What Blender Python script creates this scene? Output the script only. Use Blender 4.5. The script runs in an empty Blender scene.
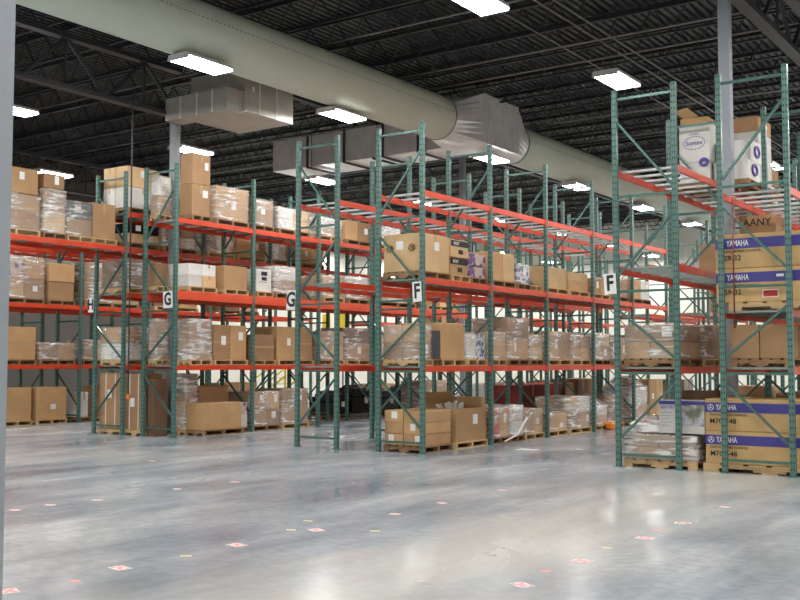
import bpy, math, random
from mathutils import Vector, Matrix, noise
R = random.Random(7)
SC = bpy.context.scene
C = SC.collection
# world: X runs across the rack rows, Y runs along them, Z up; the camera stands at the origin

# ------------------------------------------------------------------ materials
def newmat(name):
    m = bpy.data.materials.new(name); m.use_nodes = True
    nt = m.node_tree
    return m, nt, nt.nodes['Principled BSDF']
def nd(nt, t, **kw):
    n = nt.nodes.new(t)
    for k, v in kw.items(): setattr(n, k, v)
    return n
def plain(name, col, rough=.5, metal=0., noise_amt=.12, scale=6., bump=0.):
    m, nt, b = newmat(name)
    b.inputs['Roughness'].default_value = rough; b.inputs['Metallic'].default_value = metal
    tc = nd(nt, 'ShaderNodeTexCoord'); no = nd(nt, 'ShaderNodeTexNoise')
    no.inputs['Scale'].default_value = scale; no.inputs['Detail'].default_value = 3
    nt.links.new(tc.outputs['Object'], no.inputs['Vector'])
    mx = nd(nt, 'ShaderNodeMix', data_type='RGBA')
    mx.inputs[6].default_value = [c*(1-noise_amt) for c in col]+[1]
    mx.inputs[7].default_value = [min(1, c*(1+noise_amt)) for c in col]+[1]
    nt.links.new(no.outputs['Fac'], mx.inputs[0]); nt.links.new(mx.outputs[2], b.inputs['Base Color'])
    if bump:
        bp = nd(nt, 'ShaderNodeBump'); bp.inputs['Strength'].default_value = bump; bp.inputs['Distance'].default_value = .02
        nt.links.new(no.outputs['Fac'], bp.inputs['Height']); nt.links.new(bp.outputs[0], b.inputs['Normal'])
    return m
def emit(name, col, s):
    m, nt, b = newmat(name)
    b.inputs['Emission Color'].default_value = (*col, 1); b.inputs['Emission Strength'].default_value = s
    b.inputs['Base Color'].default_value = (.8, .8, .8, 1)
    return m
def carton_mat(name, col):
    m, nt, b = newmat(name); b.inputs['Roughness'].default_value = .75
    tc = nd(nt, 'ShaderNodeTexCoord'); oi = nd(nt, 'ShaderNodeObjectInfo')
    no = nd(nt, 'ShaderNodeTexNoise'); no.inputs['Scale'].default_value = 3.5; no.inputs['Detail'].default_value = 5
    nt.links.new(tc.outputs['Object'], no.inputs['Vector'])
    # faint vertical flutes of corrugated board
    mp = nd(nt, 'ShaderNodeMapping'); mp.inputs['Scale'].default_value = (60, 60, 1.5)
    n2 = nd(nt, 'ShaderNodeTexNoise'); n2.inputs['Scale'].default_value = 1
    nt.links.new(tc.outputs['Object'], mp.inputs['Vector']); nt.links.new(mp.outputs[0], n2.inputs['Vector'])
    ad = nd(nt, 'ShaderNodeMath', operation='MULTIPLY_ADD'); ad.inputs[1].default_value = .35
    nt.links.new(n2.outputs['Fac'], ad.inputs[0]); nt.links.new(no.outputs['Fac'], ad.inputs[2])
    mx = nd(nt, 'ShaderNodeMix', data_type='RGBA')
    mx.inputs[6].default_value = (col[0]*.72, col[1]*.68, col[2]*.62, 1)
    mx.inputs[7].default_value = (min(1, col[0]*1.12), min(1, col[1]*1.12), min(1, col[2]*1.1), 1)
    nt.links.new(ad.outputs[0], mx.inputs[0])
    hs = nd(nt, 'ShaderNodeHueSaturation')
    mr = nd(nt, 'ShaderNodeMapRange'); mr.inputs[3].default_value = .82; mr.inputs[4].default_value = 1.15
    nt.links.new(oi.outputs['Random'], mr.inputs[0]); nt.links.new(mr.outputs[0], hs.inputs['Value'])
    nt.links.new(mx.outputs[2], hs.inputs['Color']); nt.links.new(hs.outputs[0], b.inputs['Base Color'])
    return m
def film_mat(name, cover, tint=(.80, .79, .77)):
    m, nt, b = newmat(name)
    b.inputs['Base Color'].default_value = (*tint, 1); b.inputs['Roughness'].default_value = .13
    b.inputs['Specular IOR Level'].default_value = 1.0
    tc = nd(nt, 'ShaderNodeTexCoord')
    def N(sc, rot, det, dist):
        mp = nd(nt, 'ShaderNodeMapping'); mp.inputs['Scale'].default_value = sc; mp.inputs['Rotation'].default_value = rot
        n = nd(nt, 'ShaderNodeTexNoise'); n.inputs['Scale'].default_value = 1; n.inputs['Detail'].default_value = det; n.inputs['Distortion'].default_value = dist
        nt.links.new(tc.outputs['Object'], mp.inputs['Vector']); nt.links.new(mp.outputs[0], n.inputs['Vector']); return n.outputs['Fac']
    patch = N((1.6, 1.6, 1.9), (0, 0, 0), 2, 0); streak = N((2.5, 2.5, 15), (.16, .12, 0), 4, .6); crease = N((7, 7, 9), (.6, .5, 0), 2, 1.0)
    def ramp(src, p0, v0, p1, v1):
        r = nd(nt, 'ShaderNodeMapRange'); r.inputs[1].default_value = p0; r.inputs[2].default_value = p1; r.inputs[3].default_value = v0; r.inputs[4].default_value = v1
        nt.links.new(src, r.inputs[0]); return r.outputs[0]
    def M(op, x, y):
        n = nd(nt, 'ShaderNodeMath', operation=op, use_clamp=True)
        for i, v in enumerate((x, y)):
            if isinstance(v, float): n.inputs[i].default_value = v
            else: nt.links.new(v, n.inputs[i])
        return n.outputs[0]
    f = M('MULTIPLY', ramp(patch, .42, .25, .62, 1.0), ramp(streak, .47, .12, .66, 1.0))  # streak noise paints whitish highlight streaks into the film's cover
    f = M('MULTIPLY', M('ADD', f, .10), cover)
    nt.links.new(f, (ms := nd(nt, 'ShaderNodeMixShader')).inputs[0])
    bp = nd(nt, 'ShaderNodeBump'); bp.inputs['Strength'].default_value = .8; bp.inputs['Distance'].default_value = .03
    nt.links.new(crease, bp.inputs['Height']); nt.links.new(bp.outputs[0], b.inputs['Normal'])
    tr = nd(nt, 'ShaderNodeBsdfTransparent')
    nt.links.new(tr.outputs[0], ms.inputs[1]); nt.links.new(b.outputs[0], ms.inputs[2])
    nt.links.new(ms.outputs[0], nt.nodes['Material Output'].inputs['Surface'])
    return m
def post_mat():
    m, nt, b = newmat('green_rack_steel_punched'); b.inputs['Roughness'].default_value = .32
    tc = nd(nt, 'ShaderNodeTexCoord'); sx = nd(nt, 'ShaderNodeSeparateXYZ'); nt.links.new(tc.outputs['Object'], sx.inputs[0])
    def M(op, a, bb=None):
        n = nd(nt, 'ShaderNodeMath', operation=op)
        for i, v in enumerate((a, bb)):
            if v is None: continue
            if isinstance(v, (int, float)): n.inputs[i].default_value = v
            else: nt.links.new(v, n.inputs[i])
        return n.outputs[0]
    fr = M('FRACT', M('MULTIPLY', sx.outputs[2], 1/.1))
    hole = M('MULTIPLY', M('LESS_THAN', fr, .34), M('LESS_THAN', M('ABSOLUTE', M('SUBTRACT', M('ABSOLUTE', sx.outputs[0]), .019)), .009))
    hole = M('MULTIPLY', hole, M('GREATER_THAN', M('ABSOLUTE', sx.outputs[1]), .034))
    hole2 = M('MULTIPLY', M('LESS_THAN', fr, .34), M('LESS_THAN', M('ABSOLUTE', sx.outputs[1]), .012))
    hole = M('MAXIMUM', hole, M('MULTIPLY', hole2, M('GREATER_THAN', M('ABSOLUTE', sx.outputs[0]), .037)))
    no = nd(nt, 'ShaderNodeTexNoise'); no.inputs['Scale'].default_value = 5
    nt.links.new(tc.outputs['Object'], no.inputs['Vector'])
    mx = nd(nt, 'ShaderNodeMix', data_type='RGBA'); mx.inputs[6].default_value = (.062, .150, .128, 1); mx.inputs[7].default_value = (.095, .205, .180, 1)
    nt.links.new(no.outputs['Fac'], mx.inputs[0])
    m2 = nd(nt, 'ShaderNodeMix', data_type='RGBA'); m2.inputs[7].default_value = (.008, .02, .016, 1)
    nt.links.new(hole, m2.inputs[0]); nt.links.new(mx.outputs[2], m2.inputs[6]); nt.links.new(m2.outputs[2], b.inputs['Base Color'])
    return m
def floor_mat():
    m, nt, b = newmat('polished_concrete')
    tc = nd(nt, 'ShaderNodeTexCoord')
    def N(scale, detail=4, dist=0., sc=(1, 1, 1), rot=0.):
        mp = nd(nt, 'ShaderNodeMapping'); mp.inputs['Scale'].default_value = sc; mp.inputs['Rotation'].default_value = (0, 0, rot)
        n = nd(nt, 'ShaderNodeTexNoise'); n.inputs['Scale'].default_value = scale; n.inputs['Detail'].default_value = detail; n.inputs['Distortion'].default_value = dist
        nt.links.new(tc.outputs['Object'], mp.inputs['Vector']); nt.links.new(mp.outputs[0], n.inputs['Vector'])
        return n.outputs['Fac']
    big = N(.28, 6, .3); mid = N(1.1, 8, .25, (1, .5, 1), .9); fine = N(9, 6, .2)
    swirl = N(.7, 8, .5, (1, .4, 1), -.5)
    def ramp(src, p0, c0, p1, c1):
        r = nd(nt, 'ShaderNodeValToRGB'); e = r.color_ramp.elements
        e[0].position = p0; e[0].color = (*c0, 1); e[1].position = p1; e[1].color = (*c1, 1)
        nt.links.new(src, r.inputs[0]); return r.outputs[0]
    def mix(a, c, f, mode='MIX'):
        x = nd(nt, 'ShaderNodeMix', data_type='RGBA', blend_type=mode)
        nt.links.new(a, x.inputs[6]); nt.links.new(c, x.inputs[7])
        if isinstance(f, float): x.inputs[0].default_value = f
        else: nt.links.new(f, x.inputs[0])
        return x.outputs[2]
    base = ramp(mid, .36, (.26, .31, .36), .62, (.55, .595, .625))
    warm = ramp(big, .44, (.34, .395, .445), .60, (.60, .605, .575))
    c = mix(base, warm, .5)
    c = mix(c, ramp(swirl, .36, (.62, .66, .72), .62, (1.0, 1.0, 1.0)), .85, 'MULTIPLY')
    c = mix(c, ramp(fine, .35, (.78, .79, .81), .62, (1.0, 1.0, 1.0)), .7, 'MULTIPLY')
    scr = N(3.2, 9, .4, (1, .12, 1), .75)
    c = mix(c, ramp(scr, .38, (.80, .81, .83), .55, (1.0, 1.0, 1.0)), .55, 'MULTIPLY')
    # worn, dusty travel path along the aisle
    sx = nd(nt, 'ShaderNodeSeparateXYZ'); nt.links.new(tc.outputs['Object'], sx.inputs[0])
    def M(op, x, y):
        n = nd(nt, 'ShaderNodeMath', operation=op, use_clamp=False)
        for i, v in enumerate((x, y)):
            if isinstance(v, (float, int)): n.inputs[i].default_value = v
            elif v is not None: nt.links.new(v, n.inputs[i])
        return n.outputs[0]
    dx = M('ADD', M('ABSOLUTE', M('ADD', sx.outputs[0], 4.7), None), M('MULTIPLY', M('SUBTRACT', mid, .5), 2.6))
    mr = nd(nt, 'ShaderNodeMapRange', interpolation_type='SMOOTHSTEP'); mr.inputs[1].default_value = .15; mr.inputs[2].default_value = 1.5; mr.inputs[3].default_value = .48; mr.inputs[4].default_value = 0
    nt.links.new(dx, mr.inputs[0])
    dust = nd(nt, 'ShaderNodeRGB'); dust.outputs[0].default_value = (.66, .635, .54, 1)
    c = mix(c, dust.outputs[0], mr.outputs[0])
    nt.links.new(c, b.inputs['Base Color'])
    rr = nd(nt, 'ShaderNodeMapRange'); rr.inputs[1].default_value = .3; rr.inputs[2].default_value = .7
    rr.inputs[3].default_value = .15; rr.inputs[4].default_value = .3
    nt.links.new(swirl, rr.inputs[0]); nt.links.new(rr.outputs[0], b.inputs['Roughness'])
    b.inputs['Specular IOR Level'].default_value = .55
    bp = nd(nt, 'ShaderNodeBump'); bp.inputs['Strength'].default_value = .06; bp.inputs['Distance'].default_value = .02
    nt.links.new(mid, bp.inputs['Height']); nt.links.new(bp.outputs[0], b.inputs['Normal'])
    return m
def pattern_mat(name, c1, c2, scale):
    m, nt, b = newmat(name); b.inputs['Roughness'].default_value = .6
    tc = nd(nt, 'ShaderNodeTexCoord'); v = nd(nt, 'ShaderNodeTexVoronoi'); v.inputs['Scale'].default_value = scale
    nt.links.new(tc.outputs['Object'], v.inputs['Vector'])
    r = nd(nt, 'ShaderNodeValToRGB'); e = r.color_ramp.elements
    e[0].position = .42; e[0].color = (*c1, 1); e[1].position = .5; e[1].color = (*c2, 1)
    nt.links.new(v.outputs['Distance'], r.inputs[0]); nt.links.new(r.outputs[0], b.inputs['Base Color'])
    return m
def photo_mat():
    # the printed picture on the white carton: a soft grey scene with a dark diagonal arm
    m, nt, b = newmat('printed_picture'); b.inputs['Roughness'].default_value = .35
    tc = nd(nt, 'ShaderNodeTexCoord'); no = nd(nt, 'ShaderNodeTexNoise'); no.inputs['Scale'].default_value = 5; no.inputs['Detail'].default_value = 2
    nt.links.new(tc.outputs['Object'], no.inputs['Vector'])
    r = nd(nt, 'ShaderNodeValToRGB'); e = r.color_ramp.elements
    e[0].position = .35; e[0].color = (.07, .1, .09, 1); e[1].position = .65; e[1].color = (.5, .52, .56, 1)
    x = e.new(.5); x.color = (.22, .2, .15, 1)
    nt.links.new(no.outputs['Fac'], r.inputs[0]); nt.links.new(r.outputs[0], b.inputs['Base Color'])
    return m

MT = dict(
    floor=floor_mat(), post=post_mat(),
    brace=plain('green_rack_steel', (.075, .165, .145), .26, .35),
    beam=plain('orange_red_beam_enamel', (.68, .062, .020), .33, 0, .18, 3),
    beamb=plain('orange_beam_enamel', (.72, .085, .03), .33, 0, .15, 3),
    bar=plain('galvanised_crossbar', (.55, .57, .57), .35, .35),
    deckbar=plain('grey_green_crossbar', (.25, .31, .29), .4, .3),
    foot=plain('foot_plate_steel', (.07, .2, .155), .4),
    c0=carton_mat('kraft_board_tan', (.50, .31, .15)), c1=carton_mat('kraft_board_brown', (.36, .215, .11)),
    c2=carton_mat('kraft_board_pale', (.62, .43, .23)), c3=carton_mat('kraft_board_dark', (.20, .11, .065)),
    wht=carton_mat('white_board', (.70, .70, .69)), red=plain('maroon_board', (.22, .02, .018), .6),
    redb=plain('bright_red_board', (.55, .025, .02), .5),
    pur=pattern_mat('violet_leaf_print', (.16, .09, .25), (.52, .42, .36), 7),
    bluep=pattern_mat('blue_and_white_print', (.06, .10, .26), (.62, .64, .68), 10),
    blk=plain('black_plastic', (.012, .012, .014), .25, 0, .3, 9, .4), dgrey=plain('dark_grey_plastic', (.05, .055, .06), .4, 0, .3, 9, .3),
    inside=plain('open_box_inside', (.16, .09, .05), .8),
    tape=plain('packing_tape', (.50, .36, .21), .2), label=plain('paper_label', (.80, .80, .78), .6, 0, .04),
    strap=plain('white_strapping', (.75, .75, .74), .4), ink=plain('black_ink', (.015, .015, .018), .6),
    blue=plain('blue_print', (.05, .045, .26), .45, 0, .06), purple=plain('purple_print', (.11, .07, .36), .5),
    yell=carton_mat('yellow_kraft_board', (.62, .42, .19)),
    film=film_mat('stretch_film', 1.0), film2=film_mat('cloudy_stretch_film', 1.6),
    wood=plain('pallet_pine', (.56, .39, .20), .8, 0, .35, 5, .2), woodd=plain('weathered_pallet_wood', (.28, .17, .085), .85, 0, .35, 5, .2),
    deck=plain('dark_roof_deck', (.022, .027, .027), .4, .3, .2, 1), steel=plain('dark_painted_joist', (.017, .019, .021), .5, 0, .2),
    girder=plain('grey_girder_paint', (.035, .038, .042), .5, 0, .2),
    col=plain('blue_grey_column_paint', (.28, .31, .345), .55, 0, .05, 2),
    wall=plain('cream_wall_panel', (.80, .78, .68), .75, 0, .05, .5), wallb=plain('brown_grey_wall_panel', (.085, .077, .065), .8, 0, .08, .5),
    duct=plain('sage_white_duct_fabric', (.62, .67, .56), .95, 0, .05, 1.2), seam=plain('dark_seam', (.10, .11, .10), .7),
    galv=plain('galvanised_sheet', (.78, .79, .78), .34, .4, .2, 2.5, .15),
    galvd=plain('dull_galvanised_sheet', (.42, .40, .36), .42, .35, .25, 2.5),
    lens=emit('fluorescent_tubes', (1, .98, .97), 22), house=plain('white_lamp_housing', (.6, .6, .6), .5),
    pipe=plain('steel_pipe', (.2, .2, .2), .3, .7), dpipe=plain('dark_pipe', (.03, .03, .032), .4),
    rpipe=plain('dark_red_pipe', (.18, .02, .018), .4), yellow=plain('yellow_safety_paint', (.78, .62, .03), .5),
    pink=plain('pink_paper', (.72, .33, .32), .8), pale=plain('pale_paper', (.78, .72, .70), .8), ytape=plain('yellow_tape', (.75, .68, .25), .6),
    orange=plain('orange_bag', (.8, .22, .02), .5), pallbag=plain('white_plastic_bag', (.72, .7, .64), .4, 0, .1, 5, .4),
)

# ------------------------------------------------------------------ mesh helpers
class MB:
    def __init__(s): s.v, s.f = [], []
    def box(s, x0, x1, y0, y1, z0, z1):
        n = len(s.v)
        s.v += [(x, y, z) for z in (z0, z1) for y in (y0, y1) for x in (x0, x1)]
        s.f += [tuple(n+i for i in q) for q in ((0, 2, 3, 1), (4, 5, 7, 6), (0, 1, 5, 4), (2, 6, 7, 3), (0, 4, 6, 2), (1, 3, 7, 5))]
        return s
    def bar(s, p, q, w, h=None):
        h = h or w; p, q = Vector(p), Vector(q); d = (q-p).normalized()
        up = Vector((0, 0, 1)) if abs(d.z) < .95 else Vector((1, 0, 0))
        a = d.cross(up).normalized()*w/2; b = a.cross(d).normalized()*h/2
        n = len(s.v)
        for c in (p, q):
            for i, j in ((-1, -1), (1, -1), (1, 1), (-1, 1)): s.v.append(tuple(c+a*i+b*j))
        s.f += [tuple(n+i for i in t) for t in ((0, 1, 2, 3), (7, 6, 5, 4), (0, 4, 5, 1), (1, 5, 6, 2), (2, 6, 7, 3), (3, 7, 4, 0))]
        return s
    def tube(s, p, q, r, seg=10, r2=None, cap=True):
        r2 = r if r2 is None else r2
        p, q = Vector(p), Vector(q); d = (q-p).normalized()
        up = Vector((0, 0, 1)) if abs(d.z) < .95 else Vector((1, 0, 0))
        a = d.cross(up).normalized(); b = a.cross(d); n = len(s.v)
        for c, rr in ((p, r), (q, r2)):
            for k in range(seg):
                t = 2*math.pi*k/seg; s.v.append(tuple(c+(a*math.cos(t)+b*math.sin(t))*rr))
        for k in range(seg): s.f.append((n+k, n+(k+1) % seg, n+seg+(k+1) % seg, n+seg+k))
        if cap: s.f += [tuple(range(n+seg-1, n-1, -1)), tuple(range(n+seg, n+2*seg))]
        return s
    def mesh(s, name, mat, smooth=False):
        me = bpy.data.meshes.new(name); me.from_pydata(s.v, [], s.f); me.validate(); me.update()
        if mat: me.materials.append(mat)
        if smooth: me.shade_smooth()
        return me
def ob(name, me, parent=None, loc=(0, 0, 0), rz=0., scale=None):
    if isinstance(me, tuple): me = me[0].mesh(name, me[1], len(me) > 2 and me[2])
    o = bpy.data.objects.new(name, me); C.objects.link(o)
    o.location = loc; o.rotation_euler = (0, 0, rz)
    if scale: o.scale = scale
    if parent: o.parent = parent
    return o
def tag(o, label, cat, group=None):
    o['label'] = label; o['category'] = cat
    if group: o['group'] = group
    return o
def struct(name, me, **k):
    o = ob(name, me, **k); o['kind'] = 'structure'; return o
def bevel(o, w):
    m = o.modifiers.new('b', 'BEVEL'); m.width = w; m.segments = 1; m.limit_method = 'ANGLE'
def txt(s, size, mat, parent, loc, rot, name='lettering', align='LEFT', squash=1.0):
    cu = bpy.data.curves.new(name, 'FONT'); cu.body = s; cu.size = size; cu.extrude = .0012; cu.offset = size*(.03 if name == 'letter' else .014)
    cu.align_x = align; cu.align_y = 'CENTER'; cu.materials.append(mat); cu.resolution_u = 3
    o = bpy.data.objects.new(name, cu); C.objects.link(o); o.location = loc; o.rotation_euler = rot; o.parent = parent
    o.scale = (squash, 1, 1)
    return o
FACE_U = (math.pi/2, 0, 0)                # lettering on the side that looks back down the aisle (towards -Y)
FACE_V = (math.pi/2, 0, math.pi/2)        # lettering on the side that looks across the rows (towards +X)

# ------------------------------------------------------------------ room shell
VL, VR, U0, U1, ZC = -36.0, 11.0, -7.0, 58.0, 10.05
struct('floor', (MB().box(VL, VR, U0, U1, -.2, 0), MT['floor']))
deck = MB(); v = VL; n = 0
prof = [(0, 0), (.075, 0), (.10, .055), (.175, .055)]
pts = []
while v < VR:
    for dx, dz in prof: pts.append((v+dx, ZC+dz))
    v += .2
for x, z in pts: deck.v += [(x, U0, z), (x, U1, z)]
for i in range(len(pts)-1): deck.f.append((2*i, 2*i+2, 2*i+3, 2*i+1))
struct('ceiling', (deck, MT['deck']))
struct('wall_back', (MB().box(VL-.2, VR+.2, U1, U1+.2, 0, 10.2), MT['wall']))
struct('wall_front', (MB().box(VL-.2, VR+.2, U0-.2, U0, 0, 10.2), MT['wall']))
struct('wall_left', (MB().box(VL-.2, VL, U0, 33.0, 0, 10.2), MT['wallb']))
struct('wall_left', (MB().box(VL-.2, VL, 33.0, U1, 0, 10.2), MT['wall']))
struct('wall_right', (MB().box(VR, VR+.2, U0, U1, 0, 10.2), MT['wall']))

# bar joists across the rows, girders along the column lines
jm = MB(); jb, jt = 9.28, 9.98
jm.box(VL, VR, -.035, .035, jt-.05, jt+.05); jm.box(VL, VR, -.03, .03, jb, jb+.05)
x = VL+.1; k = 0
while x < VR-.7:
    jm.bar((x, 0, jb+.03), (x+.42, 0, jt-.03), .028); jm.bar((x+.42, 0, jt-.03), (x+.84, 0, jb+.03), .028); x += .84
JM = jm.mesh('roof_joist', MT['steel'])
y = U0+.8
while y < U1:
    struct('roof_joist', JM, loc=(0, y, 0)); y += 1.7
gm = MB(); gb, gt = 8.0, 9.24
gm.box(-.12, .12, U0, U1, gt-.12, gt); gm.box(-.12, .12, U0, U1, gb, gb+.1)
y = U0
while y < U1-2:
    gm.bar((0, y, gb+.05), (0, y+1.1, gt-.08), .07); gm.bar((0, y+1.1, gt-.08), (0, y+2.2, gb+.05), .07)
    gm.bar((0, y+1.1, gb+.05), (0, y+1.1, gt-.08), .05); y += 2.2
GM = gm.mesh('roof_girder', MT['girder'])
COLV = (-31.85, -18.55, -5.22, 7.9)
def girder(y0, y1):
    gm = MB(); gm.box(-.12, .12, y0, y1, gt-.12, gt); gm.box(-.12, .12, y0, y1, gb, gb+.1); y = y0
    while y < y1-2:
        gm.bar((0, y, gb+.05), (0, y+1.1, gt-.08), .07); gm.bar((0, y+1.1, gt-.08), (0, y+2.2, gb+.05), .07)
        gm.bar((0, y+1.1, gb+.05), (0, y+1.1, gt-.08), .05); y += 2.2
    return gm.mesh('roof_girder', MT['girder'])
for v in COLV:
    if v != -18.55: struct('roof_girder', GM, loc=(v, 0, 0))
struct('roof_girder', girder(U0, 17.2), loc=(-18.55, 0, -.4))
struct('roof_girder', (MB().box(-.09, .09, 17.2, U1, 9.02, 9.27), MT['girder']), loc=(-18.55, 0, 0))
def col_me(t):
    cm = MB().box(-.09, .09, -.09, .09, 0, t); cm.box(-.16, .16, -.16, .16, 0, .02); cm.box(-.14, .14, -.14, .14, t-.02, t)
    return cm.mesh('column', MT['col'])
CM, CM2, CM3 = col_me(gb), col_me(gb-.4), col_me(9.02)
for v in COLV:
    for y in (17.1, 30.5, 43.9):
        if y > 20 and v == -31.85: continue
        struct('column', (CM2 if y < 20 else CM3) if v == -18.55 else CM, loc=(v, y, 0))
struct('column', CM, loc=(-5.27, 3.44, 0)); struct('column', CM, loc=(7.9, 3.44, 0))

# ------------------------------------------------------------------ lamps
hm = MB().box(-.275, .275, -.64, .64, .06, .12)
for y in (-.63, 0, .63): hm.box(-.29, .29, y-.015, y+.015, .0, .06)
HM = hm.mesh('lamp_housing', MT['house'])
lm = MB()
for i in range(6): lm.tube((-.25+i*.1, -.61, .03), (-.25+i*.1, .61, .03), .024, 8)
LM = lm.mesh('fluorescent_tube', MT['lens'])
rm = MB().tube((0, 0, .12), (0, 0, 1.55), .006, 5)
RM = rm.mesh('hanging_wire', MT['dpipe'])
RM2 = MB().tube((0, 0, .12), (0, 0, .2), .006, 5).mesh('hanging_wire', MT['dpipe'])
ORD = ['first', 'second', 'third', 'fourth', 'fifth', 'sixth', 'seventh', 'eighth', 'ninth', 'tenth', 'eleventh', 'twelfth']
LV = [(-34.6, 'along the left wall'), (-28.0, 'beyond the far left rack'), (-21.6, 'over the aisle left of rack H'), (-15.1, 'under the round duct'),
      (-8.6, 'over the aisle right of rack F'), (-2.1, 'right of the rightmost rack'), (4.5, 'near the right wall')]
LZ = 7.7
for v, ph in LV:
    for k in range(-3, 8):
        u = 14.6+5.93*k
        if v in (-34.6, ) and k < 0: continue
        v_, u_ = (-15.42, 19.65) if (k == 1 and v == -15.1) else (v, u)
        o = ob('ceiling_lamp', None, loc=(v_, u_, LZ))
        tag(o, 'bright high bay lamp %s, %s from the front' % (ph, ORD[k+3]), 'lamp', 'hanging high bay lamps')
        for nm, me in (('lamp_housing', HM), ('fluorescent_tube', LM), ('hanging_wire', RM2 if v == -15.1 else RM)): ob(nm, me, o)
        li = bpy.data.lights.new('lamp_light', 'AREA'); li.shape = 'RECTANGLE'; li.size = .5; li.size_y = 1.2
        li.energy = 150; li.color = (1, .965, .93)
        lo = bpy.data.objects.new('lamp_light', li); C.objects.link(lo); lo.parent = o; lo.location = (0, 0, -.015)

# ------------------------------------------------------------------ ducts
DV, DZ, DR = -15.3, 8.49, .61
def round_duct(y0, y1, label):
    m = MB(); seg = 40; ny = int((y1-y0)/1.2)+1
    for j in range(ny+1):
        y = y0+(y1-y0)*j/ny
        for k in range(seg):
            t = 2*math.pi*k/seg; m.v.append((DV+math.cos(t)*DR, y, DZ+math.sin(t)*DR))
    for j in range(ny):
        for k in range(seg): m.f.append((j*seg+k, j*seg+(k+1) % seg, (j+1)*seg+(k+1) % seg, (j+1)*seg+k))
    m.f.append(tuple(range(seg))); m.f.append(tuple(ny*seg+k for k in range(seg-1, -1, -1)))
    o = ob('round_air_duct', (m, MT['duct'], True)); tag(o, label, 'duct', 'round fabric air ducts')
    s = MB()
    for a in (.12,):
        y = y0+.1
        while y < min(y1, 45):
            p = Vector((DV+math.cos(a)*(DR+.002), y, DZ+math.sin(a)*(DR+.002))); s.bar(p, p+Vector((0, .05, 0)), .012); y += .12
    for yy in (y0+.05, y1-.05):
        for k in range(32):
            t = 2*math.pi*k/32; t2 = t+2*math.pi/32
            s.bar((DV+math.cos(t)*(DR+.004), yy, DZ+math.sin(t)*(DR+.004)), (DV+math.cos(t2)*(DR+.004), yy, DZ+math.sin(t2)*(DR+.004)), .02)
    ob('stitched_seam', (s, MT['seam']), o)['kind'] = 'stuff'
    y = y0+.5
    HME = MB().bar((0, 0, -.02), (0, 0, .14), .03).tube((0, 0, .1), (0, 0, 10-DZ-DR), .006, 4).mesh('duct_hanger', MT['dpipe'])
    while y < y1:
        ob('duct_hanger', HME, o, (DV, y, DZ+DR)); y += 1.15
    return o
round_duct(2.0, 23.9, 'long pale green round fabric duct running from the upper left to the metal joint')
round_duct(28.1, 54, 'pale green round duct running back to the right beyond the metal joint')
def transition(m, y0, y1, w, zb, zt):          # round end at y0, rectangular end at y1
    seg = 32; n = len(m.v)
    for k in range(seg):
        t = 2*math.pi*k/seg; c, s_ = math.cos(t), math.sin(t)
        m.v.append((DV+c*DR, y0, DZ+s_*DR))
    zc, hh = (zb+zt)/2, (zt-zb)/2
    for k in range(seg):
        t = 2*math.pi*k/seg; c, s_ = math.cos(t), math.sin(t); q = max(abs(c), abs(s_))
        m.v.append((DV+c/q*w/2, y1, zc+s_/q*hh))
    for k in range(seg): m.f.append((n+k, n+(k+1) % seg, n+seg+(k+1) % seg, n+seg+k))
jn = ob('duct_junction', None, loc=(0, 0, 0)); tag(jn, 'shiny galvanised sheet metal junction box between the two round ducts', 'duct')
b = MB().box(DV-.72, DV+.72, 25.2, 27.2, 7.95, 9.38); ob('junction_box', (b, MT['galv']), jn)
for ya, yb in ((23.9, 25.2), (28.1, 27.2)):
    t = MB(); transition(t, ya, yb, 1.44, 7.95, 9.38); ob('tapered_collar', (t, MT['galv']), jn)
for y in (25.2, 25.45, 25.9, 26.4, 26.9, 27.2):
    ob('standing_seam', (MB().box(DV+.72, DV+.74, y-.02, y+.02, 7.95, 9.38), MT['galv']), jn)
ob('paper_tag', (MB().box(DV+.741, DV+.743, 26.08, 26.16, 8.62, 8.86), MT['label']), jn)
# side duct leaving the junction to the left
sd = ob('rectangular_air_duct', None); tag(sd, 'wide galvanised rectangular duct branching left from the metal junction', 'duct', 'galvanised rectangular ducts')
b = MB()
xs = [-22.7, -21.2, -19.7, -18.2, -16.9, -16.02]
for i in range(5): b.box(xs[i], xs[i+1]-.004, 25.25, 26.7, 7.98, 8.98)
ob('duct_body', (b, MT['galv']), sd)
for x in xs[1:-1]: ob('duct_flange', (MB().box(x-.03, x+.03, 25.2, 26.72, 7.93, 9.0), MT['girder']), sd)
for x in (-21.0, -18.4, -16.6): ob('duct_hanger', (MB().tube((x, 25.19, 7.9), (x, 25.19, 10.0), .012, 5), MT['dpipe']), sd)
for x in (-21.0, -18.4): ob('support_bar', (MB().box(x-.03, x+.03, 25.0, 26.9, 7.87, 7.93), MT['girder']), sd)
# nearer rectangular duct above rack G
sd = ob('rectangular_air_duct', None); tag(sd, 'short galvanised duct box hanging above the left rack signed G, behind the round duct', 'duct', 'galvanised rectangular ducts')
ob('duct_body', (MB().box(-18.15, -16.35, 17.22, 18.9, 7.5, 8.55), MT['galvd']), sd)
ob('duct_branch', (MB().box(-18.46, -16.42, 16.7, 17.21, 7.44, 7.97), MT['galvd']), sd)
for x in (-17.95, -17.4, -16.9): ob('duct_flange', (MB().box(x-.012, x+.012, 16.685, 16.7, 7.44, 7.97), MT['galv']), sd)
for y in (17.7, 18.3): ob('duct_flange', (MB().box(-16.35, -16.335, y-.015, y+.015, 7.5, 8.55), MT['galv']), sd)
ob('duct_flange', (MB().box(-18.5, -16.3, 17.205, 17.225, 7.47, 7.5), MT['galv']), sd)
ob('paper_tag', (MB().box(-16.349, -16.345, 17.45, 17.52, 8.0, 8.12), MT['label']), sd)

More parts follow.
